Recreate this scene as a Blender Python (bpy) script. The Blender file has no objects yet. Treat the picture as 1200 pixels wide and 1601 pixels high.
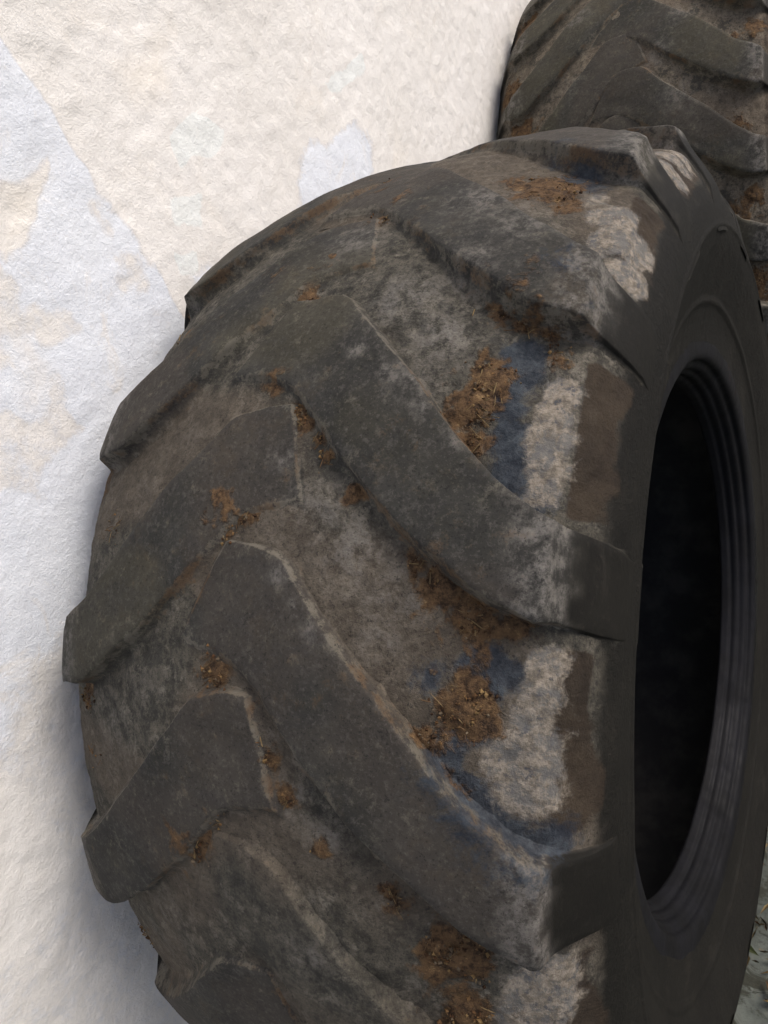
import bpy, math, random
import numpy as np
from mathutils import Matrix, Vector
random.seed(4)
SC = bpy.context.scene
COL = SC.collection
# ------------------------------------------------------------------ frames
R0 = 0.70                                   # outer radius of the near tyre, metres
PITCH, LEAN = math.radians(47.0), math.radians(4.0)
ca, sa, cl, sl = math.cos(PITCH), math.sin(PITCH), math.cos(LEAN), math.sin(LEAN)
RX = np.array([[1, 0, 0], [0, ca, sa], [0, -sa, ca]])
RY = np.array([[cl, 0, -sl], [0, 1, 0], [sl, 0, cl]])
M = RY @ RX                                 # tyre frame (x = axle, -y = towards viewer) to world
HUB = np.array([0, 0, 0.698])               # hub height over the ground
WALL_X = -0.3527
# ------------------------------------------------------------------ camera
def rotvec(v):
    v = np.array(v); t = np.linalg.norm(v); k = v / t
    K = np.array([[0, -k[2], k[1]], [k[2], 0, -k[0]], [-k[1], k[0], 0]])
    return np.eye(3) + math.sin(t) * K + (1 - math.cos(t)) * K @ K
RC = rotvec([0.10861662, -0.05209412, 0.54438283])
cpos = M @ np.array([0.55972568, -1.59835045, 0.07059988]) * R0 + HUB
cr, cf, cu = M @ RC @ [1, 0, 0], M @ RC @ [0, 1, 0], M @ RC @ [0, 0, 1]
cam = bpy.data.cameras.new('camera')
cam_o = bpy.data.objects.new('camera', cam); COL.objects.link(cam_o)
cam_o.matrix_world = Matrix([[cr[i], cu[i], -cf[i], cpos[i]] for i in range(3)] + [[0, 0, 0, 1]])
cam.sensor_fit = 'VERTICAL'; cam.sensor_height = 36.0; cam.lens = 36.0 * 1093.08 / 1601
cam.clip_start = 0.02; cam.clip_end = 400
SC.camera = cam_o
# ------------------------------------------------------------------ sky and sun (soft daylight)
SUN_DIR = Vector((0.64, 0.30, 0.86)).normalized()
w = bpy.data.worlds.new('World'); SC.world = w; w.use_nodes = True
nt = w.node_tree; nt.nodes.clear()
sky = nt.nodes.new('ShaderNodeTexSky'); sky.sky_type = 'NISHITA'; sky.sun_disc = False
sky.sun_elevation = math.asin(SUN_DIR.z); sky.sun_rotation = math.atan2(SUN_DIR.x, SUN_DIR.y)
sky.air_density = 0.75; sky.dust_density = 5.0; sky.ozone_density = 1.0
bg = nt.nodes.new('ShaderNodeBackground'); bg.inputs[1].default_value = 0.13
ow = nt.nodes.new('ShaderNodeOutputWorld')
nt.links.new(sky.outputs[0], bg.inputs[0]); nt.links.new(bg.outputs[0], ow.inputs[0])
sun = bpy.data.lights.new('sun', 'SUN'); sun.energy = 1.25; sun.angle = math.radians(24); sun.color = (1.0, 0.95, 0.88)
sun_o = bpy.data.objects.new('sun', sun); COL.objects.link(sun_o)
sun_o.rotation_euler = (-SUN_DIR).to_track_quat('-Z', 'Y').to_euler()
SC.view_settings.view_transform = 'Standard'; SC.view_settings.look = 'None'
SC.view_settings.exposure = 0.37; SC.view_settings.gamma = 1.0
SC.cycles.max_bounces = 5; SC.cycles.diffuse_bounces = 3; SC.cycles.glossy_bounces = 2; SC.cycles.use_adaptive_sampling = True; SC.cycles.adaptive_threshold = 0.03
# ------------------------------------------------------------------ numpy noise
def _h(ix, iy, iz, s):
    n = (ix * 374761393 + iy * 668265263 + iz * 2147483647 + s * 974711) & 0x7fffffff
    n = ((n ^ (n >> 13)) * 1274126177) & 0x7fffffff
    n = ((n ^ (n >> 16)) * 668265263) & 0x7fffffff
    return (n ^ (n >> 15)) / float(0x7fffffff)
def vnoise(P, sc, s=0):
    Q = np.asarray(P) * sc; I = np.floor(Q).astype(np.int64); F = Q - I; F = F * F * (3 - 2 * F)
    o = 0
    for a in (0, 1):
        for b in (0, 1):
            for c in (0, 1):
                wgt = (F[..., 0] if a else 1 - F[..., 0]) * (F[..., 1] if b else 1 - F[..., 1]) * (F[..., 2] if c else 1 - F[..., 2])
                o = o + wgt * _h(I[..., 0] + a, I[..., 1] + b, I[..., 2] + c, s)
    return o
def fbm(P, sc, s=0, n=4):
    o = 0; A = 1; T = 0
    for i in range(n):
        o = o + A * vnoise(P, sc * 2 ** i, s + i); T += A; A *= .5
    return o / T
def sstep(a, b, x):
    t = np.clip((x - a) / (b - a), 0, 1); return t * t * (3 - 2 * t)
# ------------------------------------------------------------------ mesh helpers
def grid_faces(nu, nv, wrap=False, flip=False):
    i = np.arange(nu if wrap else nu - 1)[:, None]; j = np.arange(nv - 1)[None, :]
    a = i * nv + j; b = ((i + 1) % nu) * nv + j
    q = np.stack([a, b, b + 1, a + 1], -1).reshape(-1, 4)
    return q[:, ::-1] if flip else q
def mesh_obj(name, V, F, mat, parent=None, attrs=None, smooth=True, k=None):
    V = np.asarray(V, dtype=np.float32); me = bpy.data.meshes.new(name)
    if isinstance(F, np.ndarray):
        n, kk = F.shape
        me.vertices.add(len(V)); me.vertices.foreach_set('co', V.ravel())
        me.loops.add(n * kk); me.loops.foreach_set('vertex_index', F.astype(np.int32).ravel())
        me.polygons.add(n); me.polygons.foreach_set('loop_start', np.arange(0, n * kk, kk, dtype=np.int32))
        me.polygons.foreach_set('loop_total', np.full(n, kk, dtype=np.int32))
        me.update(calc_edges=True)
    else:
        me.from_pydata(V.tolist(), [], F)
    me.polygons.foreach_set('use_smooth', np.full(len(me.polygons), smooth))
    for an, arr in (attrs or {}).items():
        at = me.attributes.new(an, 'FLOAT_COLOR', 'POINT')
        c = np.ones((len(V), 4), np.float32); c[:, :arr.shape[1]] = arr
        at.data.foreach_set('color', c.ravel())
    me.materials.append(mat); me.validate()
    o = bpy.data.objects.new(name, me); COL.objects.link(o)
    if parent is not None: o.parent = parent
    return o
# ------------------------------------------------------------------ node helpers
class NT:
    def __init__(s, name):
        s.m = bpy.data.materials.new(name); s.m.use_nodes = True; s.t = s.m.node_tree; s.t.nodes.clear()
        s.out = s.t.nodes.new('ShaderNodeOutputMaterial'); s.bsdf = s.t.nodes.new('ShaderNodeBsdfPrincipled')
        s.t.links.new(s.bsdf.outputs[0], s.out.inputs[0])
        s.tc = s.t.nodes.new('ShaderNodeTexCoord')
    def put(s, sock, v):
        if isinstance(v, bpy.types.NodeSocket): s.t.links.new(v, sock)
        elif isinstance(v, tuple) and len(v) == 3 and sock.type == 'RGBA': sock.default_value = (*v, 1)
        else: sock.default_value = v
    def noise(s, sc, det=6, rough=.6, dist=0, vec=None, off=0, out=0):
        n = s.t.nodes.new('ShaderNodeTexNoise'); n.inputs['Scale'].default_value = sc
        n.inputs['Detail'].default_value = det; n.inputs['Roughness'].default_value = rough; n.inputs['Distortion'].default_value = dist
        v = vec or s.tc.outputs['Object']
        if off:
            mp = s.t.nodes.new('ShaderNodeMapping'); mp.inputs['Location'].default_value = (off, off * .7, -off); s.t.links.new(v, mp.inputs[0]); v = mp.outputs[0]
        s.t.links.new(v, n.inputs['Vector']); return n.outputs[out]
    def scaled(s, x, y, z):
        mp = s.t.nodes.new('ShaderNodeMapping'); mp.inputs['Scale'].default_value = (x, y, z); s.t.links.new(s.tc.outputs['Object'], mp.inputs[0]); return mp.outputs[0]
    def vor(s, sc, feat='F1', vec=None):
        n = s.t.nodes.new('ShaderNodeTexVoronoi'); n.feature = feat; n.inputs['Scale'].default_value = sc
        s.t.links.new(vec or s.tc.outputs['Object'], n.inputs['Vector']); return n.outputs['Distance']
    def rng(s, v, a, b, c=0., d=1.):
        n = s.t.nodes.new('ShaderNodeMapRange'); n.interpolation_type = 'SMOOTHSTEP'
        s.put(n.inputs[0], v); n.inputs[1].default_value = a; n.inputs[2].default_value = b; n.inputs[3].default_value = c; n.inputs[4].default_value = d
        return n.outputs[0]
    def math(s, op, a, b=0., c=None):
        n = s.t.nodes.new('ShaderNodeMath'); n.operation = op; s.put(n.inputs[0], a); s.put(n.inputs[1], b)
        if c is not None: s.put(n.inputs[2], c)
        return n.outputs[0]
    def mix(s, f, a, b, mode='MIX'):
        n = s.t.nodes.new('ShaderNodeMix'); n.data_type = 'RGBA'; n.blend_type = mode
        s.put(n.inputs[0], f); s.put(n.inputs[6], a); s.put(n.inputs[7], b); return n.outputs[2]
    def attr(s, name):
        n = s.t.nodes.new('ShaderNodeAttribute'); n.attribute_name = name
        q = s.t.nodes.new('ShaderNodeSeparateColor'); s.t.links.new(n.outputs['Color'], q.inputs[0]); return q.outputs
    def bump(s, h, st, dist, prev=None):
        n = s.t.nodes.new('ShaderNodeBump'); n.inputs['Strength'].default_value = st; n.inputs['Distance'].default_value = dist
        s.put(n.inputs['Height'], h)
        if prev is not None: s.t.links.new(prev, n.inputs['Normal'])
        return n.outputs[0]
    def done(s, col, rough, nrm=None, spec=None):
        s.put(s.bsdf.inputs['Base Color'], col); s.put(s.bsdf.inputs['Roughness'], rough)
        if nrm is not None: s.t.links.new(nrm, s.bsdf.inputs['Normal'])
        if spec is not None: s.put(s.bsdf.inputs['Specular IOR Level'], spec)
        return s.m
# ------------------------------------------------------------------ materials
def tyre_material(name, lug_a, lug_b, gr_a, gr_b, gr_c, side):
    """dusty rubber: attribute 'dirt' = rust soil, cream mud, blue-grey film; 'wear' = groove floor, edge dust, brown smear; 'film' = pale dust, sidewall"""
    n = NT(name)
    d, wr, fl = n.attr('dirt'), n.attr('wear'), n.attr('film')
    mid = n.noise(11, 6, .68); fine = n.noise(95, 5, .72); grit = n.noise(170, 2, .7); mot = n.noise(40, 7, .78, 0, off=1.7)
    hue = fl[2]
    lug = n.mix(n.rng(mid, .32, .70), lug_a, lug_b)
    lug = n.mix(n.rng(mot, .58, .40, 0, .5), lug, (.030, .029, .028))
    lug = n.mix(n.rng(fine, .50, .70, 0, .6), lug, n.mix(.6, lug_b, (.115, .106, .096)))
    lug = n.mix(n.rng(n.noise(7, 6, .75, off=91), .53, .66, 0, .5), lug, (.062, .050, .034))
    lug = n.mix(n.rng(hue, .52, .68, 0, .55), lug, n.mix(.55, lug, (.075, .066, .040)))
    lug = n.mix(n.rng(hue, .46, .32, 0, .55), lug, n.mix(.6, lug, (.070, .057, .046)))
    streak = n.noise(30, 4, .6, vec=n.scaled(.35, 1.0, 1.0), off=5)
    lug = n.mix(n.rng(streak, .52, .66, 0, .25), lug, (.03, .03, .031))
    # groove floor: crusted, mottled
    gro = n.mix(n.rng(mot, .34, .64), gr_a, gr_b)
    gro = n.mix(n.rng(n.noise(34, 8, .8, .2, off=7), .50, .66, 0, .8), gro, gr_c)
    gro = n.mix(n.rng(n.noise(19, 6, .78, off=82), .52, .61, 0, .75), gro, (.030, .030, .026))
    gro = n.mix(n.rng(n.noise(120, 5, .8, off=2), .50, .62, 0, .6), gro, (.026, .025, .024))
    gro = n.mix(n.rng(hue, .50, .36, 0, .6), gro, n.mix(.6, gro, (.125, .096, .07)))
    col = n.mix(wr[0], lug, gro)
    # pale dust film
    dust = n.mix(n.rng(fine, .3, .75), (.13, .122, .112), (.24, .225, .205))
    pm = n.math('MULTIPLY', fl[0], n.rng(mot, .40, .62))
    col = n.mix(n.math('MULTIPLY', pm, .9), col, dust)
    em = n.rng(n.math('ADD', wr[1], n.math('MULTIPLY', n.math('SUBTRACT', mot, .5), 3.2)), .44, .86, 0, .62)
    em = n.math('MULTIPLY', em, n.rng(wr[1], .12, .38))
    col = n.mix(em, col, n.mix(n.rng(n.noise(9, 5, .7, off=60),   .47, .62), (.150, .136, .108), (.110, .068, .036)))
    sp = n.noise(210, 3, .8, off=40)
    k1 = n.math('SUBTRACT', 1., fl[1])
    col = n.mix(n.math('MULTIPLY', n.rng(sp, .57, .66), n.math('MULTIPLY', k1, .20)), col, (.17, .155, .135))
    col = n.mix(n.math('MULTIPLY', n.rng(sp, .43, .35), n.math('MULTIPLY', k1, .6)), col, (.014, .0135, .013))
    # sidewall rubber
    sw = n.mix(n.rng(n.noise(5, 5, .6, .5, off=4), .4, .7), side, tuple(c * 1.55 for c in side))
    sw = n.mix(n.rng(n.noise(14, 6, .7, 1.5, off=12), .58, .74, 0, .35), sw, (.034, .030, .025))
    sc1 = n.noise(8, 6, .75, vec=n.scaled(8, 1.2, 1.2), off=33)
    sw = n.mix(n.rng(sc1, .54, .68, 0, .5), sw, (.022, .0195, .0155))
    sw = n.mix(n.rng(n.noise(120, 4, .75, off=35), .56, .68, 0, .3), sw, (.034, .030, .024))
    col = n.mix(fl[1], col, sw)
    # brown smear
    jlow = n.math('MULTIPLY', n.math('SUBTRACT', n.noise(17, 3, .7, off=44), .5), 2.4)
    jag = n.math('ADD', n.math('MULTIPLY', n.math('SUBTRACT', n.noise(22, 6, .78, .5, off=21), .5), 1.5), n.math('MULTIPLY', n.math('SUBTRACT', grit, .5), .35))
    def thr(v, lo, hi, k=1.0, off=None):
        return n.rng(n.math('ADD', v, n.math('MULTIPLY', off or jag, k)), lo, hi)
    brown = n.mix(n.rng(mid, .35, .65), (.020, .014, .010), (.040, .029, .019))
    col = n.mix(n.math('MULTIPLY', thr(wr[2], .30, .72, .7), .88), col, brown)
    # blue grey film
    blue = n.mix(n.rng(mot, .35, .68), (.012, .017, .027), (.050, .064, .080))
    col = n.mix(n.math('MULTIPLY', n.math('MULTIPLY', thr(d[2], .12, .52, 1.1), n.rng(d[2], .02, .15)), .85), col, blue)
    # cream dried mud
    cream = n.mix(n.rng(fine, .34, .66), (.125, .108, .086), (.300, .262, .212))
    cream = n.mix(n.rng(n.noise(75, 5, .75, off=6), .53, .66, 0, .85), cream, (.060, .066, .078))
    cream = n.mix(n.rng(mot, .54, .42, 0, .75), cream, (.115, .116, .115))
    col = n.mix(n.math('MULTIPLY', thr(d[1], .30, .62, .9), n.rng(d[1], .02, .16)), col, cream)
    # rusty soil
    rn = n.noise(70, 6, .8, off=30)
    rust = n.mix(n.rng(rn, .36, .56), (.026, .015, .009), (.118, .070, .034))
    rust = n.mix(n.rng(rn, .56, .70), rust, (.25, .165, .080))
    rm = n.math('MULTIPLY', n.rng(n.math('ADD', n.math('ADD', d[0], jag), jlow), .30, .62), n.rng(d[0], .02, .15))
    col = n.mix(n.math('MULTIPLY', rm, .94), col, rust)
    ro = n.mix(fl[1], (.86, .86, .86), (.74, .74, .74))
    hgt = n.math('ADD', n.math('MULTIPLY', grit, .35), n.math('MULTIPLY', mot, 1.0))
    k = n.math('MULTIPLY', hgt, n.math('ADD', .10, n.math('ADD', n.math('MULTIPLY', wr[0], .9), n.math('MULTIPLY', rm, 1.2))))
    b = n.bump(k, .55, .006)
    b = n.bump(fine, .22, .004, b)
    return n.done(col, ro, b, .2)

def bead_material():
    n = NT('bead_rubber')
    d = n.attr('dirt')
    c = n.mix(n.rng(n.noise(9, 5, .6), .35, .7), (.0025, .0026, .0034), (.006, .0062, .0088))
    c = n.mix(n.rng(n.math('ADD', d[0], n.noise(16, 6, .7)), 1.0, 1.25, 0, .8), c, (.075, .030, .016))
    r = n.math('SUBTRACT', n.rng(n.noise(14, 5, .65, off=4), .35, .7, .62, .85), n.math('MULTIPLY', d[2], .38))
    b = n.bump(n.noise(60, 5, .6), .25, .003)
    return n.done(c, r, b, .22)
def liner_material():
    n = NT('liner_rubber')
    c = n.mix(n.rng(n.noise(8, 4), .4, .7), (.040, .040, .040), (.080, .076, .070))
    b = n.bump(n.noise(30, 3, .6), .6, .006)
    return n.done(c, .8, b, .2)
def soil_material():
    n = NT('dry_soil_and_straw')
    a = n.t.nodes.new('ShaderNodeAttribute'); a.attribute_name = 'tint'
    c = n.mix(n.rng(n.noise(120, 4, .7), .35, .7), n.mix(.45, a.outputs['Color'], (.03, .018, .01)), a.outputs['Color'])
    return n.done(c, .92, n.bump(n.noise(200, 3), .4, .002), .15)

def wall_material():
    n = NT('whitewashed_plaster')
    p, q = n.attr('paint'), n.attr('patch')
    f1 = n.noise(100, 6, .72); f2 = n.noise(120, 5, .7); big = n.noise(3.0, 5, .6, .4); b3 = n.noise(5, 8, .72, .3, off=5)
    jag = n.math('MULTIPLY', n.math('SUBTRACT', n.noise(55, 6, .72, off=8), .5), .40)
    cream = n.mix(n.rng(big, .34, .68), (.79, .772, .735), (.865, .85, .82))
    cream = n.mix(n.rng(b3, .52, .74, 0, .65), cream, (.85, .81, .74))
    cream = n.mix(n.rng(b3, .44, .28, 0, .6), cream, (.90, .885, .85))
    white = n.mix(n.rng(b3, .35, .65), (.75, .79, .85), (.82, .86, .91))
    white = n.mix(n.rng(n.noise(11, 6, .7, 1, off=14), .56, .72, 0, .5), white, (.84, .79, .71))
    col = n.mix(n.rng(n.math('ADD', p[0], jag), .42, .58), cream, white)
    col = n.mix(n.rng(n.math('ADD', p[1], jag), .42, .58, 0, .9), col, (.83, .865, .85))
    col = n.mix(n.rng(n.math('ADD', p[2], jag), .3, .8, 0, .5), col, (.87, .81, .71))
    pits = n.rng(n.noise(70, 8, .85, off=11), .635, .70)
    col = n.mix(n.rng(n.noise(150, 4, .8, off=70), .60, .68, 0, .22), col, (.60, .56, .50))
    col = n.mix(n.math('MULTIPLY', pits, .45), col, (.52, .45, .37))
    sc = n.vor(9, 'DISTANCE_TO_EDGE', vec=n.noise(2.2, 6, .75, 2, out=1))
    col = n.mix(n.rng(sc, .012, .0, 0, .18), col, (.55, .52, .50))
    edge = n.rng(n.math('ABSOLUTE', n.math('SUBTRACT', n.math('ADD', p[0], n.math('MULTIPLY', jag, .6)), .5)), .0, .10)
    col = n.mix(n.math('MULTIPLY', n.math('SUBTRACT', 1., edge), .22), col, (.50, .47, .44))
    h = n.math('ADD', n.math('MULTIPLY', f1, 1.0), n.math('MULTIPLY', f2, .35))
    b = n.bump(h, .50, .0048)
    b = n.bump(n.noise(420, 3, .7), .45, .0016, b)
    return n.done(col, .93, b, .25)
def ground_material():
    n = NT('dirty_concrete')
    c = n.mix(n.rng(n.noise(6, 7, .7), .35, .65), (.07, .08, .07), (.16, .175, .155))
    c = n.mix(n.rng(n.noise(14, 7, .75, 1, off=4), .46, .56, 0, .95), c, (.035, .036, .026))
    c = n.mix(n.rng(n.noise(30, 6, .7, off=14), .60, .70, 0, .8), c, (.24, .185, .10))
    return n.done(c, .9, n.bump(n.noise(50, 7, .7), .6, .01), .3)

M_T1 = tyre_material('dusty_tread_rubber', (.0215, .0215, .0185), (.046, .0448, .0385), (.026, .0255, .0215), (.098, .089, .070), (.172, .157, .128), (.0064, .0060, .0047))
M_T2 = tyre_material('tan_dusted_rubber', (.029, .029, .023), (.054, .052, .042), (.085, .072, .054), (.165, .140, .106), (.21, .18, .13), (.020, .018, .015))
M_BEAD, M_LINER, M_SOIL = bead_material(), liner_material(), soil_material()
M_WALL, M_GROUND = wall_material(), ground_material()

# ------------------------------------------------------------------ tyre shape (unit outer radius)
KC = .335; HB = .035
BX = np.array([0, .30, .335, .362, .378, .389, .400, .415, .430, .4385, .440, .434, .421, .407, .398, .3945, .393])
BR = np.array([0, .9345, .922, .907, .896, .884, .868, .850, .828, .800, .785, .755, .715, .672, .635, .610, .592])
BR[0] = 1 - HB
def depth(x): return .0155 + (HB - .0155) * sstep(.08, .32, np.abs(x))
def fill_r(x): return .012 * sstep(.33, .38, x) * sstep(.438, .415, x)
def base_r(x, side=0):
    f = fill_r(x * side) if side else 0.; x = np.abs(x); cr_ = 1 - KC * x * x - depth(x)
    return np.where(x < .30, cr_, np.interp(x, BX[1:11], BR[1:11])) + f
TX = np.array([.350, .357, .3615, .365, .370, .378, .390, .405, .419, .430, .4385])
TR = np.array([1 - KC * .35 ** 2, .9567, .9530, .9470, .9385, .9260, .9090, .8870, .8650, .8420, .8060])
TXL = np.array([.310, .330, .345, .358, .368, .376, .386, .398, .412, .426, .4385])
TRL = np.array([1 - KC * .31 ** 2, .9625, .9570, .9495, .9400, .9290, .9130, .8940, .8700, .8440, .8060])
def top_r(x):
    s = x < 0; x = np.abs(x)
    return np.where(s, np.where(x < .31, 1 - KC * x * x, np.interp(x, TXL, TRL)), np.where(x < .35, 1 - KC * x * x, np.interp(x, TX, TR)))
def skew(P):
    """the resting tyre sags: its sidewalls lean a little towards the wall at the viewer's side"""
    r = np.hypot(P[:, 1], P[:, 2])
    s = .070 * sstep(1.0, .55, r) + .0
    s = np.where(P[:, 1] > 0, np.interp(r, [.5, .58, .75, .92, .98], [.086, .084, .072, .060, .030]), np.interp(r, [.5, .58, .75, .92, .98], [.082, .080, .058, .024, .0]))
    Q = P.copy(); Q[:, 0] += s * P[:, 1]; return Q
def pol(x, r, t): return np.stack([x, -r * np.cos(t), -r * np.sin(t)], -1)

def splat(tabs, x, t, k=1.):
    o = np.zeros(x.shape)
    for bx, bt, s, wgt in tabs:
        m = np.abs(t - bt) < s * k * 3.2
        if not m.any(): continue
        d2 = ((x[m] - bx) ** 2 + (t[m] - bt) ** 2) / (s * k) ** 2
        o[m] = np.maximum(o[m], wgt * np.exp(-d2 * .75))
    return o
def per_pitch(spec, P, ph, side, t0, t1, rnd, skip):
    """repeat of dirt marks for every groove outside the ones recorded by hand"""
    out = []
    for i in range(-14, 15):
        for (x, dt, s, wgt) in spec:
            t = ph + i * P + dt
            if skip and skip[0] < t < skip[1]: continue
            out.append((side * x + rnd.uniform(-.015, .015), t + rnd.uniform(-.02, .02), s * rnd.uniform(.7, 1.3), wgt * rnd.uniform(.3, 1.1)))
    return out

UX = np.array([-.022, .020, .056, .085, .130, .185, .235, .290, .330, .350]); UT = np.array([.006, .006, .014, .052, .098, .153, .207, .262, .292, .303])
LX = np.array([-.060, -.022, .020, .066, .112, .174, .232, .285, .328, .350]); LT = np.array([.122, .132, .141, .196, .242, .302, .347, .386, .406, .416])
SID = [(.00, 1.), (.10, .965), (.26, .86), (.48, .60), (.68, .35), (.86, .12), (1., 0.)]

def lug_mesh(side, t0, ts, rs, hi):
    nu, nv = (46, 26) if hi else (14, 4)
    s0 = np.linspace(0, 1, len(UX)); u = np.linspace(0, 1, nu)
    ux, ut, lx, lt = (np.interp(u, s0, a) for a in (UX, UT, LX, LT))
    if side > 0:
        g_ = sstep(.10, 0, lx + .02); lx = lx - .026 * g_ * (u < .25); ux = ux - .008 * sstep(.06, -.02, ux)
    if hi:   # soften the polyline
        for _ in range(5):
            for a in (ux, ut, lx, lt): a[1:-1] = (a[:-2] + 2 * a[1:-1] + a[2:]) / 4
    ex = np.array([.3545, .3585, .3615, .3645, .369, .376, .386, .399, .412, .425, .436, .4415]) if hi else np.array([.36, .37, .39, .42, .4415])
    dt = (ex - .35) * .25 - (.010 if side > 0 else .030) * sstep(.345, .375, ex)
    if hi: lt = lt - (.004 if side > 0 else .014) * sstep(.30, .35, lx)
    du = (.004 if side > 0 else .022) * sstep(.33, .375, ex)
    ux = np.r_[ux, ex]; ut = np.r_[ut, .303 + (ex - .35) * .15 + du]; lx = np.r_[lx, ex]; lt = np.r_[lt, .416 + dt - (.004 if side > 0 else .014) * hi]
    ut, lt = ut * ts, lt * ts
    wob = (vnoise(np.stack([ux * 0, ux * 9, u.mean() + ux * 0 + rs], 1), 3, 5) - .5) * .010
    ut = ut + wob; lt = lt + wob[::-1] * .8
    v = np.linspace(.09, .91, nv) if hi else np.linspace(0, 1, nv)
    X = ux[:, None] * (1 - v) + lx[:, None] * v; T = ut[:, None] * (1 - v) + lt[:, None] * v
    A = np.zeros_like(X)
    # skirts: (outward offset, depth fraction)
    sk = [(-.0030, .012), (-.0010, .05), (.0008, .13), (.0026, .28), (.0050, .50), (.0080, .71), (.0118, .88), (.0170, .97), (.026, 1.04)] if hi else [(.004, .4), (.014, .9), (.03, 1.07)]
    def nrm(px, pt, sg):
        gx, gt = np.gradient(px), np.gradient(pt); 
        for _ in range(6 if hi else 0): gx[1:-1] = (gx[:-2] + 2 * gx[1:-1] + gx[2:]) / 4; gt[1:-1] = (gt[:-2] + 2 * gt[1:-1] + gt[2:]) / 4
        l = np.hypot(gx, gt) + 1e-9
        return sg * gt / l, -sg * gx / l
    nux, nut = nrm(ux, ut, 1); nlx, nlt = nrm(lx, lt, -1)
    jitter = lambda px, pt, s: 1 + .9 * (vnoise(np.stack([px * 22, pt * 22, px * 0 + s], 1), 3, 2) - .5)
    ku, kl = 1 - .5 * sstep(.26, .33, ux), .88 - .45 * sstep(.26, .33, lx)
    up = [(ux + nux * o * .5 * ku * jitter(ux, ut, 1), ut + nut * o * .5 * ku * jitter(ux, ut, 1), a) for o, a in sk][::-1]
    lo = [(lx + nlx * (o * 1.05 + .0006) * kl * jitter(lx, lt, 2), lt + nlt * (o * 1.05 + .0006) * kl * jitter(lx, lt, 2), a) for o, a in sk]
    X = np.concatenate([np.stack([q[0] for q in up], 1), X, np.stack([q[0] for q in lo], 1)], 1)
    T = np.concatenate([np.stack([q[1] for q in up], 1), T, np.stack([q[1] for q in lo], 1)], 1)
    one = np.ones((len(ux), 1))
    A = np.concatenate([one * np.array([q[2] for q in up]), A, one * np.array([q[2] for q in lo])], 1)
    # inner end skirt
    rows = []
    for o, a in sk[::-1]:
        o = max(o + .0034, .0008)
        rows.append((X[0] - o * .9, T[0] + o * .25, np.maximum(A[0], a)))
    X = np.concatenate([np.array([q[0] for q in rows]), X]); T = np.concatenate([np.array([q[1] for q in rows]), T]); A = np.concatenate([np.array([q[2] for q in rows]), A])
    X = np.where(X > .4415, .4415, X)
    tp, bs = top_r(X * side), base_r(X, side)
    Tw = T + t0; Q = pol(side * X, tp, Tw)
    wear = (fbm(Q, 7, 11, 3) - .5) * .010 + (fbm(Q, 30, 17, 3) - .5) * .0035
    wear = wear - .015 * sstep(.13, -.05, X) * (.4 + .6 * float(vnoise(np.array([[rs, 0, 0]]), 1.3, 9)[0] * 1.6))              # inner ends are rubbed lowest
    wear = np.where(X > .352, wear * .35, wear)
    # nicks along the rims
    rim = np.clip(A * 4, 0, 1) * (1 - np.clip(A * 1.1, 0, 1))
    nick = sstep(.62, .80, fbm(Q, 26, 23, 3)) * rim * .0035
    H = tp + wear - nick
    Rr = H - A * (H - bs + .0015)
    Rr = Rr + (A > .5) * (fbm(Q, 40, 31, 3) - .5) * .004
    Rr = np.where(X > .430, bs - .0010 - (X - .430) * .35, Rr)
    nU, nV = X.shape
    V = skew(pol(side * X.ravel(), Rr.ravel(), Tw.ravel()))
    F = grid_faces(nU, nV, flip=(side > 0))
    return V, F, X.ravel() * side, Tw.ravel(), A.ravel()

def revolve(prof, th):
    X, Rr = prof[:, 0], prof[:, 1]
    P = pol(np.tile(X, (len(th), 1)), np.tile(Rr, (len(th), 1)), np.repeat(th[:, None], len(X), 1))
    return P.reshape(-1, 3)

def resample(px, pr, step):
    d = np.r_[0, np.cumsum(np.hypot(np.diff(px), np.diff(pr)))]; n = int(d[-1] / step)
    q = np.linspace(0, d[-1], n); x, r = np.interp(q, d, px), np.interp(q, d, pr)
    for _ in range(3):
        x[1:-1] = (x[:-2] + 2 * x[1:-1] + x[2:]) / 4; r[1:-1] = (r[:-2] + 2 * r[1:-1] + r[2:]) / 4
    return np.stack([x, r], 1)

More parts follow.
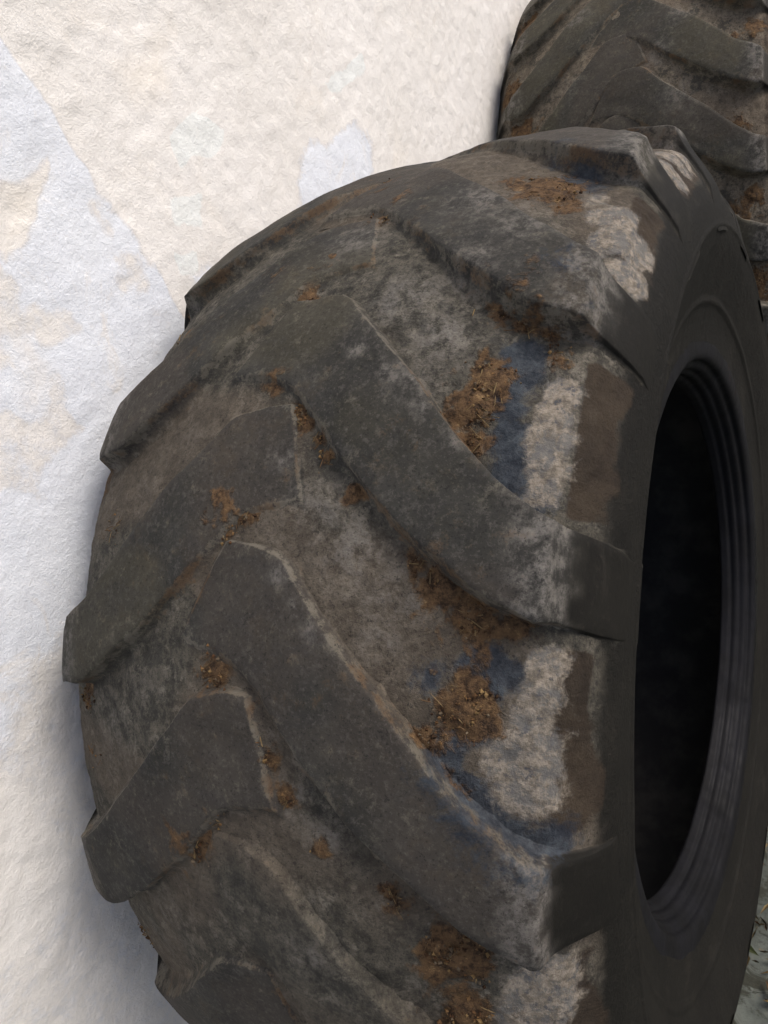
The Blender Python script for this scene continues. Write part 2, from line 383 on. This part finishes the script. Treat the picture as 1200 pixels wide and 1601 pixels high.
def build_tyre(name, label, group, scale, Mw, loc, nl, ts, phR, phL, win, mat, tabs, seed):
    root = bpy.data.objects.new(name, None); COL.objects.link(root)
    root['label'] = label; root['category'] = 'tyre'; root['group'] = group
    root.empty_display_size = .2
    root.matrix_world = Matrix([[*(Mw[i] * scale), loc[i]] for i in range(3)] + [[0, 0, 0, 1]])
    P = 2 * math.pi / nl
    fine = np.arange(win[0], win[1], win[2]); coarse = np.linspace(win[1], win[0] + 2 * math.pi, 100)[:-1]
    th = np.r_[fine, coarse]
    RU, CR, BL, PA = tabs['rust'], tabs['cream'], tabs['blue'], tabs['pale']
    def attrs(x, t, groove, edge, sidew, r=None):
        tt = (t - win[0]) % (2 * math.pi) + win[0]
        d = np.stack([splat(RU, x, tt, 1.45), splat(CR, x, tt, 1.35), splat(BL, x, tt, 1.25)], 1)
        br = np.zeros_like(x)
        if r is not None: d *= sstep(.855, .872, r)[:, None]
        if r is not None:   # brown stain running down the sidewall from each groove
            for s in (1,):
                ph = ((tt - phR) % P) / P
                g = sstep(.20, .28, ph) * sstep(.90, .82, ph)      # groove mouths sit between lug ends
                ph2 = ((tt - phR - .303 * ts + .0) % P) / P
                g = sstep(.36, .42, ph2) * sstep(1.0, .95, ph2)
                br = g * sstep(.364, .380, x + (r - np.hypot(0, r)) ) * sstep(.845, .885, r)
        w_ = np.stack([groove, edge, br * tabs.get('brown', 1)], 1)
        f_ = np.stack([splat(PA, x, tt), sidew, .5 + 1.15 * (fbm(pol(x, np.ones_like(x), tt), 4.2, seed + 5, 3) - .5)], 1)
        return {'dirt': d, 'wear': w_, 'film': f_}
    # casing: groove floors, shoulders, both sidewalls
    px = np.r_[-BX[:0:-1], np.linspace(-.295, .295, 41), BX[1:]]
    pr = np.r_[BR[:0:-1], base_r(np.linspace(-.295, .295, 41)), BR[1:]]; pr = pr + fill_r(px) * (pr > .80)
    prof = resample(px, pr, win[3])
    V = revolve(prof, th); r = np.hypot(V[:, 1], V[:, 2]); x = V[:, 0]; t = np.repeat(th, len(prof))
    at_x = x.copy()
    tread = sstep(.86, .89, r)
    ru = splat(RU, x, t); cr_ = splat(CR, x, t)
    dis = tread * ((fbm(V, 9, 41, 4) - .5) * .012 + (fbm(V, 60, 47, 3) - .5) * .004)
    n3 = fbm(V, 45, 53, 3)
    dis += np.clip(ru - .25, 0, 1) * (.002 + .012 * n3) + np.clip(cr_ - .2, 0, 1) * .002 * n3
    # moulded rings and faint ribs on the sidewalls
    dis += (1 - tread) * (.0035 * np.exp(-((r - .665) / .006) ** 2) + .0025 * np.exp(-((r - .79) / .004) ** 2) + (fbm(V, 6, 61, 2) - .5) * .004)
    nx = np.gradient(prof[:, 0]); nr = np.gradient(prof[:, 1]); l = np.hypot(nx, nr)
    Nx, Nr = np.tile(-nr / l, len(th)), np.tile(nx / l, len(th))
    x2, r2 = x + Nx * dis, r + Nr * dis
    V2 = skew(pol(x2, r2, t))
    rj = r + (fbm(V, 22, 83, 4) - .5) * .035; side_m = sstep(.884, .858, rj)
    mesh_obj('casing', V2, grid_faces(len(th), len(prof), wrap=True, flip=True), mat, root,
             attrs(at_x, t, np.ones_like(x), np.zeros_like(x), side_m, r + (fbm(V, 16, 91, 4) - .5) * .075))
    # beads with their seat grooves
    bp = np.array([(max(.3935 - (.4035 - x_) * .72, .312 - .0), r_) for x_, r_ in [(.4035, .598), (.4035, .588), (.4015, .580), (.396, .574), (.388, .5715), (.381, .572), (.377, .569), (.374, .563), (.366, .5600), (.356, .5590),
                   (.352, .5585), (.348, .5525), (.338, .5505), (.328, .5515), (.324, .5485), (.320, .5440), (.308, .5420), (.298, .5400), (.291, .5440), (.290, .556), (.298, .585), (.312, .620)]])
    d_ = np.r_[0, np.cumsum(np.hypot(*np.diff(bp, axis=0).T))]; q = np.linspace(0, d_[-1], 90)
    bpx, bpr = np.interp(q, d_, bp[:, 0]), np.interp(q, d_, bp[:, 1]); bpr = bpr - .018 * sstep(.598, .578, bpr) * sstep(.62, .55, bpr)
    for _ in range(2): bpx[1:-1] = (bpx[:-2] + 2 * bpx[1:-1] + bpx[2:]) / 4; bpr[1:-1] = (bpr[:-2] + 2 * bpr[1:-1] + bpr[2:]) / 4
    tb = np.linspace(0, 2 * math.pi, 361)[:-1]
    for s in (1, -1):
        pf = np.stack([s * bpx, bpr], 1); Vb = revolve(pf, tb)
        rb_, t_ = np.hypot(Vb[:, 1], Vb[:, 2]), np.repeat(tb, len(pf))
        up = sstep(.2, 1., -np.cos(t_ + 1.9)) * 0 + sstep(.75, 1., np.sin(-t_)) * .42 * sstep(.565, .575, rb_)
        dn = (fbm(Vb, 12, 71, 3) - .5) * .003
        Vb = skew(pol(Vb[:, 0], rb_ + dn, t_))
        lip = sstep(.565, .572, rb_) * np.exp(-((np.arctan2(np.sin(t_ - math.pi), np.cos(t_ - math.pi)) - .15) / .45) ** 2)
        mesh_obj('bead', Vb, grid_faces(len(tb), len(pf), wrap=True, flip=(s < 0)), M_BEAD, root, {'dirt': np.stack([up, up * 0, lip], 1)})
    lp = np.array([(.318, .615), (.34, .66), (.365, .72), (.380, .78), (.372, .83), (.345, .865), (.30, .885), (.15, .905), (0, .912)])
    lp = np.r_[lp, (lp * [-1, 1])[-2::-1]]
    Vl = skew(revolve(lp, tb)); mesh_obj('inner_liner', Vl, grid_faces(len(tb), len(lp), wrap=True, flip=False), M_LINER, root)
    # tread lugs
    for side, ph in ((1, phR), (-1, phL)):
        for i in range(nl):
            t0 = ph + i * P; t0 = (t0 - win[0] + .5) % (2 * math.pi) + win[0] - .5
            hi = win[0] - .5 < t0 < win[1]
            V, F, x, t, A = lug_mesh(side, t0, ts, seed + i * 1.7 + side, hi)
            rr = np.hypot(V[:, 1], V[:, 2])
            gro = sstep(.45, .95, A); edge = np.exp(-((A - .38) / .34) ** 2)
            edge = np.maximum(edge * .8, .78 * np.exp(-((A - .12) / .12) ** 2)); edge = np.maximum(edge, .75 * np.exp(-((A - .93) / .07) ** 2))
            jit = .026 * sstep(.42, .62, vnoise(np.stack([x * 0, x * 0, x * 0 + seed + i], 1), 2.7, 3)) * sstep(.35, .6, fbm(pol(x * .4, np.ones_like(x), t), 12, 5, 3) + .12)
            endf = sstep(.362, .376, np.abs(x) - jit * .7 - .022 * (fbm(pol(x, np.ones_like(x), t), 30, 5, 3) - .5))
            a = attrs(x, t, gro, edge * (1 - endf * .6), endf * (1 - gro * .5))
            a['film'][:, 0] = np.maximum(a['film'][:, 0], .8 * sstep(.30, .345, np.abs(x)) * (1 - endf))
            # the lug face keeps its own rubber: groove dirt thins out on top of it
            a['dirt'][:, 0] *= .25 + .75 * gro; a['dirt'][:, 1] *= .35 + .65 * gro; a['dirt'][:, 2] *= .35 + .65 * gro
            if side > 0 and nl == 18 and abs(t0 - .2483) < .1: a['wear'][:, 0] = np.maximum(a['wear'][:, 0], .8 * sstep(.35, .15, x)); a['wear'][:, 1] *= .4
            mesh_obj('tread_lug', V, F, mat, root, a)
    return root

# dirt recorded on the near tyre: (across, round, size, weight)
RUST=[(.30,-.052,.012,.9),(.335,-.040,.010,.8),(.22,-.085,.010,.7),(.05,-.25,.010,.9),(.09,-.205,.010,.8),(.13,-.165,.009,.7),(.05,.145,.009,.9),(.08,.185,.009,.8),(.12,.235,.009,.8),(.03,-.62,.018,.9),(.09,-.60,.016,.7),(.29,-.405,.012,.9),(.33,-.39,.014,.8),(.31,.315,.014,.8),(.20,.27,.010,.7),(-.06,-.13,.016,1.1),(-.10,-.09,.013,1.1),(-.02,-.135,.016,1.),(-.14,-.03,.012,.8),(-.155,-.01,.010,.7),(-0.035,-0.754,0.036,1),(0.056,-0.646,0.026,0.8),(0.266,-0.697,0.035,1),(0.271,-0.435,0.025,1),(0.3,-0.414,0.019,0.7),(0.267,-0.316,0.023,1),(0.251,-0.28,0.024,1),(0.265,-0.235,0.014,0.8),(-0.051,-0.533,0.025,0.9),(-0.011,-0.532,0.021,0.8),(-0.089,-0.525,0.02,0.8),(-0.045,-0.134,0.021,1.1),(-0.083,-0.107,0.017,1.1),(-0.107,-0.079,0.015,1),(-0.125,-0.048,0.012,0.7),(-0.013,-0.315,0.013,0.7),(0.038,-0.264,0.012,0.7),(0.075,-0.227,0.009,0.6),(0.258,-0.064,0.02,1.1),(0.286,-0.039,0.021,1.1),(0.322,-0.029,0.014,0.8),(0.283,0.062,0.023,1),(0.245,0.098,0.014,0.7),(0.272,0.148,0.01,0.7),(-0.03,0.058,0.018,0.8),(0.015,0.101,0.013,0.8),(0.038,0.128,0.009,0.7),(-0.083,0.279,0.022,1),(-0.05,0.26,0.014,0.7),(0.278,0.346,0.024,1),(0.252,0.336,0.019,0.8),(0.272,0.428,0.024,1),(-0.398,-0.213,0.026,0.8),(-0.418,-0.59,0.03,0.8),(0.246,-1.025,0.043,0.7),(0.18,-0.999,0.03,0.7),(0.313,-0.399,0.021,0.7),(0.339,-0.356,0.018,0.5),(0.008,0.551,0.027,0.7),(-0.02,0.505,0.016,0.6),(0.207,0.283,0.011,0.5),(-0.315,0.15,0.017,0.6)]
CREAM=[(0.352,-0.308,0.016,1),(0.346,-0.277,0.018,1),(0.346,-0.245,0.021,1),(0.346,-0.214,0.019,1),(0.346,-0.187,0.015,1),(0.363,0.009,0.016,0.9),(0.358,0.036,0.018,0.9),(0.353,0.064,0.02,0.9),(0.351,0.094,0.024,1),(0.357,0.12,0.023,1),(0.363,0.143,0.019,0.9),(0.324,0.115,0.019,0.8),(0.34,0.143,0.021,0.8),(0.378,-0.587,0.03,1),(0.393,-0.531,0.02,1),(0.357,-0.635,0.024,0.9),(0.328,-0.673,0.021,0.6),(0.38,-0.98,0.022,1),(0.388,-0.9,0.02,1),(.38,-1.30,.022,1),(.39,-1.24,.018,1),(0.366,0.362,0.024,1),(0.352,0.391,0.031,1),(0.332,0.42,0.025,0.8),(0.383,-1.03,0.02,0.8)]
BLUE=[(.30,-.35,.018,1.),(.285,-.30,.015,.9),(.31,-.20,.016,1.),(.33,.02,.014,.9),(.295,.08,.014,.9),(.27,.10,.014,.9),(.36,-.86,.014,.9),(.27,-.68,.018,.8),(0.3,-0.326,0.019,1),(0.296,-0.282,0.017,0.8),(0.305,-0.242,0.019,1),(0.322,-0.208,0.019,1),(0.34,-0.179,0.015,1),(0.303,0.017,0.022,0.9),(0.307,0.043,0.017,0.7),(0.258,0.122,0.021,1),(0.281,0.156,0.022,1.1),(0.304,0.181,0.022,1.1),(0.328,0.201,0.021,1),(0.352,0.211,0.018,1),(0.375,0.196,0.017,0.8),(0.346,-0.896,0.018,1),(0.293,-0.731,0.028,0.8),(0.253,-0.795,0.021,0.7),(0.323,-0.47,0.026,0.8),(0.364,-0.422,0.015,0.8),(0.249,0.031,0.02,0.4)]
PALE=[(0.016,-0.557,0.038,0.7),(0.136,-0.431,0.041,0.8),(0.2,-0.375,0.038,0.8),(0.185,-0.301,0.029,0.6),(0.209,-0.471,0.033,0.6),(0.102,-0.341,0.011,0.9),(0.154,-0.302,0.01,0.9),(0.201,-0.259,0.01,0.8),(0.244,-0.221,0.01,0.7),(0.09,-0.139,0.036,0.6),(0.146,-0.098,0.035,0.7),(0.197,-0.046,0.033,0.6),(0.187,-0.004,0.027,0.4),(0.06,-0.063,0.012,0.8),(0.091,-0.029,0.01,0.8),(0.114,-0.003,0.01,0.8),(0.031,-0.202,0.015,0.7),(0.197,-0.612,0.046,0.7),(0.255,-0.545,0.034,0.6),(0.017,-0.925,0.025,0.7),(0.314,-0.339,0.022,0.6),(0.341,-0.1,0.023,0.7),(0.349,-0.068,0.019,0.7),(0.093,0.185,0.023,0.5),(0.132,0.213,0.023,0.5),(0.101,0.365,0.025,0.5),(0.093,0.134,0.013,0.5),(0.371,0.269,0.022,0.7),(0.38,0.232,0.018,0.7)]

rnd = random.Random(8)
P1 = 2 * math.pi / 18; PHR, PHL = -1.1479544, -.6252669
# far side of every groove gets the same kinds of marks, irregularly
gapR = [(.270, .56, .022, .9), (.245, .47, .018, .8)]
creamR = [(.365, .53, .022, .9), (.352, .50, .020, .9), (.375, .57, .018, .8)]
RUST = RUST + per_pitch(gapR, P1, PHR, 1, 0, 0, rnd, (-1.12, .50)) + per_pitch([(.04, .18, .018, .8), (.30, .50, .016, .6)], P1, PHL, -1, 0, 0, rnd, None)
CREAM = CREAM + per_pitch(creamR, P1, PHR, 1, 0, 0, rnd, (-1.12, .50))
PALE = PALE + per_pitch([(.16, .38, .030, .35), (.24, .46, .030, .35)], P1, PHL, -1, 0, 0, rnd, None)
T1 = build_tyre('tractor_tyre', 'large worn tractor tyre in front, leaning on the white wall, its round opening in view', 'tractor tyres stood against the wall',
                R0, M, HUB, 18, 1.0, PHR, PHL, (-1.75, 1.35, .0030, .0042), M_T1, dict(rust=RUST, cream=CREAM, blue=BLUE, pale=PALE), 3)
# second tyre, farther along the wall
P2 = 2 * math.pi / 26
YAW = .0001; u_ = np.array([0, -sa, ca]); K_ = np.array([[0, -u_[2], u_[1]], [u_[2], 0, -u_[0]], [-u_[1], u_[0], 0]])
RYAW = np.eye(3) + math.sin(YAW) * K_ + (1 - math.cos(YAW)) * K_ @ K_
S2 = 1.07
C2 = M @ np.array([.0132, 2.2856 * math.cos(.846), 2.2856 * math.sin(.846)]) * R0 + HUB
ln2 = math.radians(3.0); M2 = np.array([[math.cos(ln2), 0, -math.sin(ln2)], [0, 1, 0], [math.sin(ln2), 0, math.cos(ln2)]]) @ M @ RYAW
thx = np.linspace(0, 2 * math.pi, 361); ext = np.concatenate([pol(np.full(361, xx), np.full(361, rr), thx) for xx, rr in ((-.441, .79), (-.36, .956), (.36, .956), (0, 1), (.43, .84))]) @ M2.T * R0 * S2
C2[2] = -ext[:, 2].min() + .001
print('C2 shift', WALL_X + .004 - ext[:, 0].min() - C2[0], C2); C2[0] = max(C2[0], WALL_X + .004 - ext[:, 0].min())
PH2 = -.267
r2_ = per_pitch([(.30, .46, .030, 1.), (.345, .44, .024, .9), (.02, .16, .014, .8)], P2, PH2 - .75 * P2, 1, 0, 0, rnd, None) + per_pitch([(.34, .44, .030, 1.1), (.37, .48, .024, 1.), (.02, .17, .014, .6)], P2, PH2 + .75 * P2, -1, 0, 0, rnd, None)
c2_ = per_pitch([(.03, .15, .014, .7)], P2, PH2 + .75 * P2, -1, 0, 0, rnd, None)
p2_ = per_pitch([(.16, .36, .035, .8), (.10, .24, .025, .8)], P2, PH2 - .75 * P2, 1, 0, 0, rnd, None) + per_pitch([(.16, .36, .035, .8)], P2, PH2 + .75 * P2, -1, 0, 0, rnd, None)
T2 = build_tyre('tractor_tyre', 'brown-dusted tractor tyre standing behind the nearer one, its opening out of view', 'tractor tyres stood against the wall',
                R0 * S2, M2, C2, 26, .9335, PH2 - .75 * P2, PH2 + .75 * P2, (-1.6, .6, .0045, .0060), M_T2, dict(rust=r2_, cream=c2_, blue=[], pale=p2_, brown=.6), 31)
bpy.context.view_layer.update()

# ------------------------------------------------------------------ soil crumbs and straw stuck in the grooves
def crumbs(parent, tab, n_per, seed, rmax=1e9):
    rd = np.random.RandomState(seed); V = []; F = []; C = []; nv = 0
    pal = [(.07, .036, .018), (.12, .065, .030), (.17, .10, .045), (.22, .145, .065), (.035, .02, .012), (.14, .11, .075)]
    for bx, bt, s, wgt in tab:
        if not (-1.3 < bt < .75): continue
        for _ in range(int(n_per * min(1.5, (s / .022) ** 2) * wgt)):
            x = bx + rd.randn() * s * .62; t = bt + rd.randn() * s * .62
            if vnoise(np.array([[x, t, 0]]), 38, 6)[0] < .40: continue
            if abs(x) > .385: continue
            r = float(base_r(np.array([x]))[0]) + .001 + rd.rand() * .005
            p = np.array([x, -r * math.cos(t), -r * math.sin(t)]); nrm_ = np.array([0, -math.cos(t), -math.sin(t)])
            p[0] += float(np.interp(r, [.5, .58, .75, .92, .98], [.082, .080, .058, .024, 0])) * p[1]
            col = pal[rd.randint(6)]
            if rd.rand() < .10:      # straw sliver
                d = rd.randn(3); d -= nrm_ * (d @ nrm_) * .8; d /= np.linalg.norm(d); q = np.cross(d, nrm_); L = .003 + rd.rand() * .007; wv = .0003 + rd.rand() * .0004; d -= nrm_ * (d @ nrm_); d /= np.linalg.norm(d)
                vs = [p - d * L + q * wv, p - d * L - q * wv, p + d * L - q * wv, p + d * L + q * wv, p + nrm_ * wv * 2 - d * L * .6, p + nrm_ * wv * 2 + d * L * .6]
                fs = [(0, 1, 2, 3), (0, 4, 5, 3), (1, 4, 5, 2), (0, 4, 1), (3, 5, 2)]
                col = (.22, .16, .08) if rd.rand() < .5 else (.12, .075, .04)
            else:                    # crumb
                a = .0006 + rd.rand() ** 3 * .0022
                dirs = np.array([(1, 0, 0), (-1, 0, 0), (0, 1, 0), (0, -1, 0), (0, 0, 1), (0, 0, -1)]) * a * (0.6 + .8 * rd.rand(6, 1)) + rd.randn(6, 3) * a * .2
                vs = [p + q for q in dirs]
                fs = [(0, 2, 4), (2, 1, 4), (1, 3, 4), (3, 0, 4), (2, 0, 5), (1, 2, 5), (3, 1, 5), (0, 3, 5)]
            V += vs; F += [tuple(nv + i for i in f) for f in fs]; C += [col] * len(vs); nv += len(vs)
    o = mesh_obj('dried_soil', np.array(V), F, M_SOIL, parent, {'tint': np.array(C)}, smooth=False)
    o['kind'] = 'stuff'
    return o
crumbs(T1, RUST, 190, 5)
crumbs(T2, r2_, 60, 6)

# ------------------------------------------------------------------ wall
def in_poly(y, z, poly):
    ins = np.zeros(y.shape, bool); dist = np.full(y.shape, 9.)
    n = len(poly)
    for i in range(n):
        (y0, z0), (y1, z1) = poly[i], poly[(i + 1) % n]
        c = (z0 > z) != (z1 > z)
        with np.errstate(divide='ignore', invalid='ignore'):
            ins ^= c & (y < (y1 - y0) * (z - z0) / (z1 - z0 + 1e-12) + y0)
        dy, dz = y1 - y0, z1 - z0; tt = np.clip(((y - y0) * dy + (z - z0) * dz) / (dy * dy + dz * dz), 0, 1)
        dist = np.minimum(dist, np.hypot(y - y0 - tt * dy, z - z0 - tt * dz))
    return np.where(ins, dist, -dist)
ya = np.r_[np.linspace(-12, -1.1, 24), np.arange(-1.09, 1.9, .0055), np.linspace(1.92, 14, 26)]
za = np.r_[np.linspace(0, .4, 14), np.arange(.41, 1.95, .0055), np.linspace(1.97, 3.1, 14)]
Y, Z = np.meshgrid(ya, za, indexing='ij'); Y, Z = Y.ravel(), Z.ravel()
Q = np.stack([Y * 0, Y, Z], 1)
wy = (fbm(Q, 9, 3, 5) - .5) * .075; wz = (fbm(Q, 9, 8, 5) - .5) * .075
wy2 = (fbm(Q, 14, 3, 4) - .5) * .02
BIG = [(-.179, 1.883), (-.144, 1.679), (-.123, 1.625), (-.118, 1.556), (-.1, 1.493), (-.082, 1.419), (-.071, 1.33), (-.099, 1.244), (-.638, -.569), (-1.108, .899), (-2.2, 1.6), (-1.2, 2.6)]
WH = [[(.291, 1.421), (.399, 1.44), (.502, 1.435), (.547, 1.384), (.505, 1.32), (.442, 1.265), (.305, 1.261), (.162, 1.314), (.235, 1.372)],
      [(.137, 1.36), (.204, 1.365), (.246, 1.311), (.161, 1.274), (.109, 1.334)], [(-.027, 1.399), (0, 1.38), (.056, 1.363), (.067, 1.323), (.01, 1.281), (-.056, 1.322), (-.021, 1.351)]]
GR = [[(.037, 1.539), (.107, 1.545), (.151, 1.506), (.119, 1.483), (.043, 1.495)], [(-.001, 1.471), (.059, 1.461), (.031, 1.422), (-.008, 1.443)], [(.428, 1.515), (.569, 1.518), (.575, 1.488), (.457, 1.492)], [(-.04, 1.42), (.01, 1.40), (0, 1.375), (-.035, 1.385)]]
YE = [[(.001, 1.628), (.129, 1.629), (.067, 1.58), (-.004, 1.593)], [(-.202, 1.554), (-.157, 1.535), (-.198, 1.505), (-.239, 1.506)], [(-.294, 1.446), (-.277, 1.425), (-.32, 1.369), (-.343, 1.382)]]
soft = lambda d, s: np.clip(.5 + d / s, 0, 1)
pb = soft(in_poly(Y + wy2, Z + wy2, BIG), .03)
pb = pb * (1 - .55 * sstep(.52, .70, fbm(Q, 6, 93, 5)))
CB = [(-.235, 1.56), (-.15, 1.545), (-.20, 1.495), (-.25, 1.50)]
pb = np.minimum(pb, 1 - soft(in_poly(Y + wy, Z + wz, CB), .04))
for q in WH: pb = np.maximum(pb, soft(in_poly(Y + wy * 1.1, Z + wz * 1.1, q), .09) * .9)
low = sstep(1.22, .98, Z + (fbm(Q, 4, 77, 4) - .5) * .7); pb = pb * (1 - .55 * low)
pg = np.zeros_like(Y)
for q in GR: pg = np.maximum(pg, soft(in_poly(Y + wy, Z + wz, q), .03))
py_ = np.zeros_like(Y)
for q in YE: py_ = np.maximum(py_, soft(in_poly(Y + wy, Z + wz, q), .10))
dx = (fbm(Q, 4, 21, 3) - .5) * .003 + (fbm(Q, 60, 25, 2) - .5) * .0030 * (1.1 - .5 * pb) + pb * .0022
nY, nZ = len(ya), len(za)
edge_m = (Y > 11) | (Y < -11)
V = np.stack([np.full_like(Y, WALL_X - .005) + np.clip(dx, -.006, .0045), Y, Z - .05], 1)
Fw = grid_faces(nY, nZ)
V2 = np.array([(WALL_X - .30, -12, -.05), (WALL_X - .30, 14, -.05), (WALL_X - .30, -12, 3.05), (WALL_X - .30, 14, 3.05)])
b = len(V); c00, c10, c01, c11 = 0, (nY - 1) * nZ, nZ - 1, nY * nZ - 1
Fx = np.array([(b, b + 2, b + 3, b + 1), (c01, c11, b + 3, b + 2), (c00, c01, b + 2, b), (c10, b + 1, b + 3, c11), (c00, b, b + 1, c10)])
att = {'paint': np.r_[np.stack([pb, pg, py_], 1), np.zeros((4, 3))], 'patch': np.zeros((b + 4, 3))}
wall = mesh_obj('plaster_wall', np.r_[V, V2], np.r_[Fw, Fx], M_WALL, None, att)
wall['label'] = 'rough whitewashed plaster wall with cream and bluish white paint patches behind the tyres'; wall['category'] = 'wall'

# ------------------------------------------------------------------ ground
gx = np.r_[np.linspace(-60, -1, 20), np.arange(-.95, 1.5, .03), np.linspace(1.6, 80, 24)]
gy = np.r_[np.linspace(-80, -1.5, 20), np.arange(-1.4, 2.6, .03), np.linspace(2.8, 80, 24)]
GX, GY = np.meshgrid(gx, gy, indexing='ij'); GX, GY = GX.ravel(), GY.ravel()
Qg = np.stack([GX, GY, GX * 0], 1)
gz = (fbm(Qg, 3, 2, 4) - .6) * .010 - .002
g = mesh_obj('ground', np.stack([GX, GY, gz], 1), grid_faces(len(gx), len(gy), flip=False), M_GROUND)
g['kind'] = 'structure'; g['label'] = 'dirty pale concrete ground'
# litter of dry leaves and straw beside the tyres
rd = np.random.RandomState(12); V = []; F = []; C = []; nv = 0
for _ in range(5200):
    x, y = rd.uniform(.27, 1.1), rd.uniform(-1.1, 2.4)
    if vnoise(np.array([[x, y, 0]]), 9, 4)[0] < .46: continue
    a = rd.rand() * 6.28; L = .006 + rd.rand() ** 2 * .035; W = L * rd.uniform(.08, .45); z = .003 + rd.rand() * .012
    dx_, dy_ = math.cos(a), math.sin(a)
    pts = [(-L, 0, 0), (-L * .2, W, .004), (L, 0, rd.uniform(0, .01)), (-L * .1, -W, .005), (0, 0, -.001)]
    V += [(x + p[0] * dx_ - p[1] * dy_, y + p[0] * dy_ + p[1] * dx_, z + p[2]) for p in pts]
    F += [(nv, nv + 4, nv + 1), (nv + 1, nv + 4, nv + 2), (nv + 2, nv + 4, nv + 3), (nv + 3, nv + 4, nv)]; nv += 5
    c = [(.06, .05, .025), (.15, .11, .05), (.26, .20, .10), (.04, .055, .02), (.10, .06, .03)][rd.randint(5)]
    C += [c] * 5
lit = mesh_obj('leaf_litter', np.array(V), F, M_SOIL, None, {'tint': np.array(C)}, smooth=False)
lit['kind'] = 'stuff'; lit['label'] = 'dry leaves and straw scattered on the ground beside the tyres'
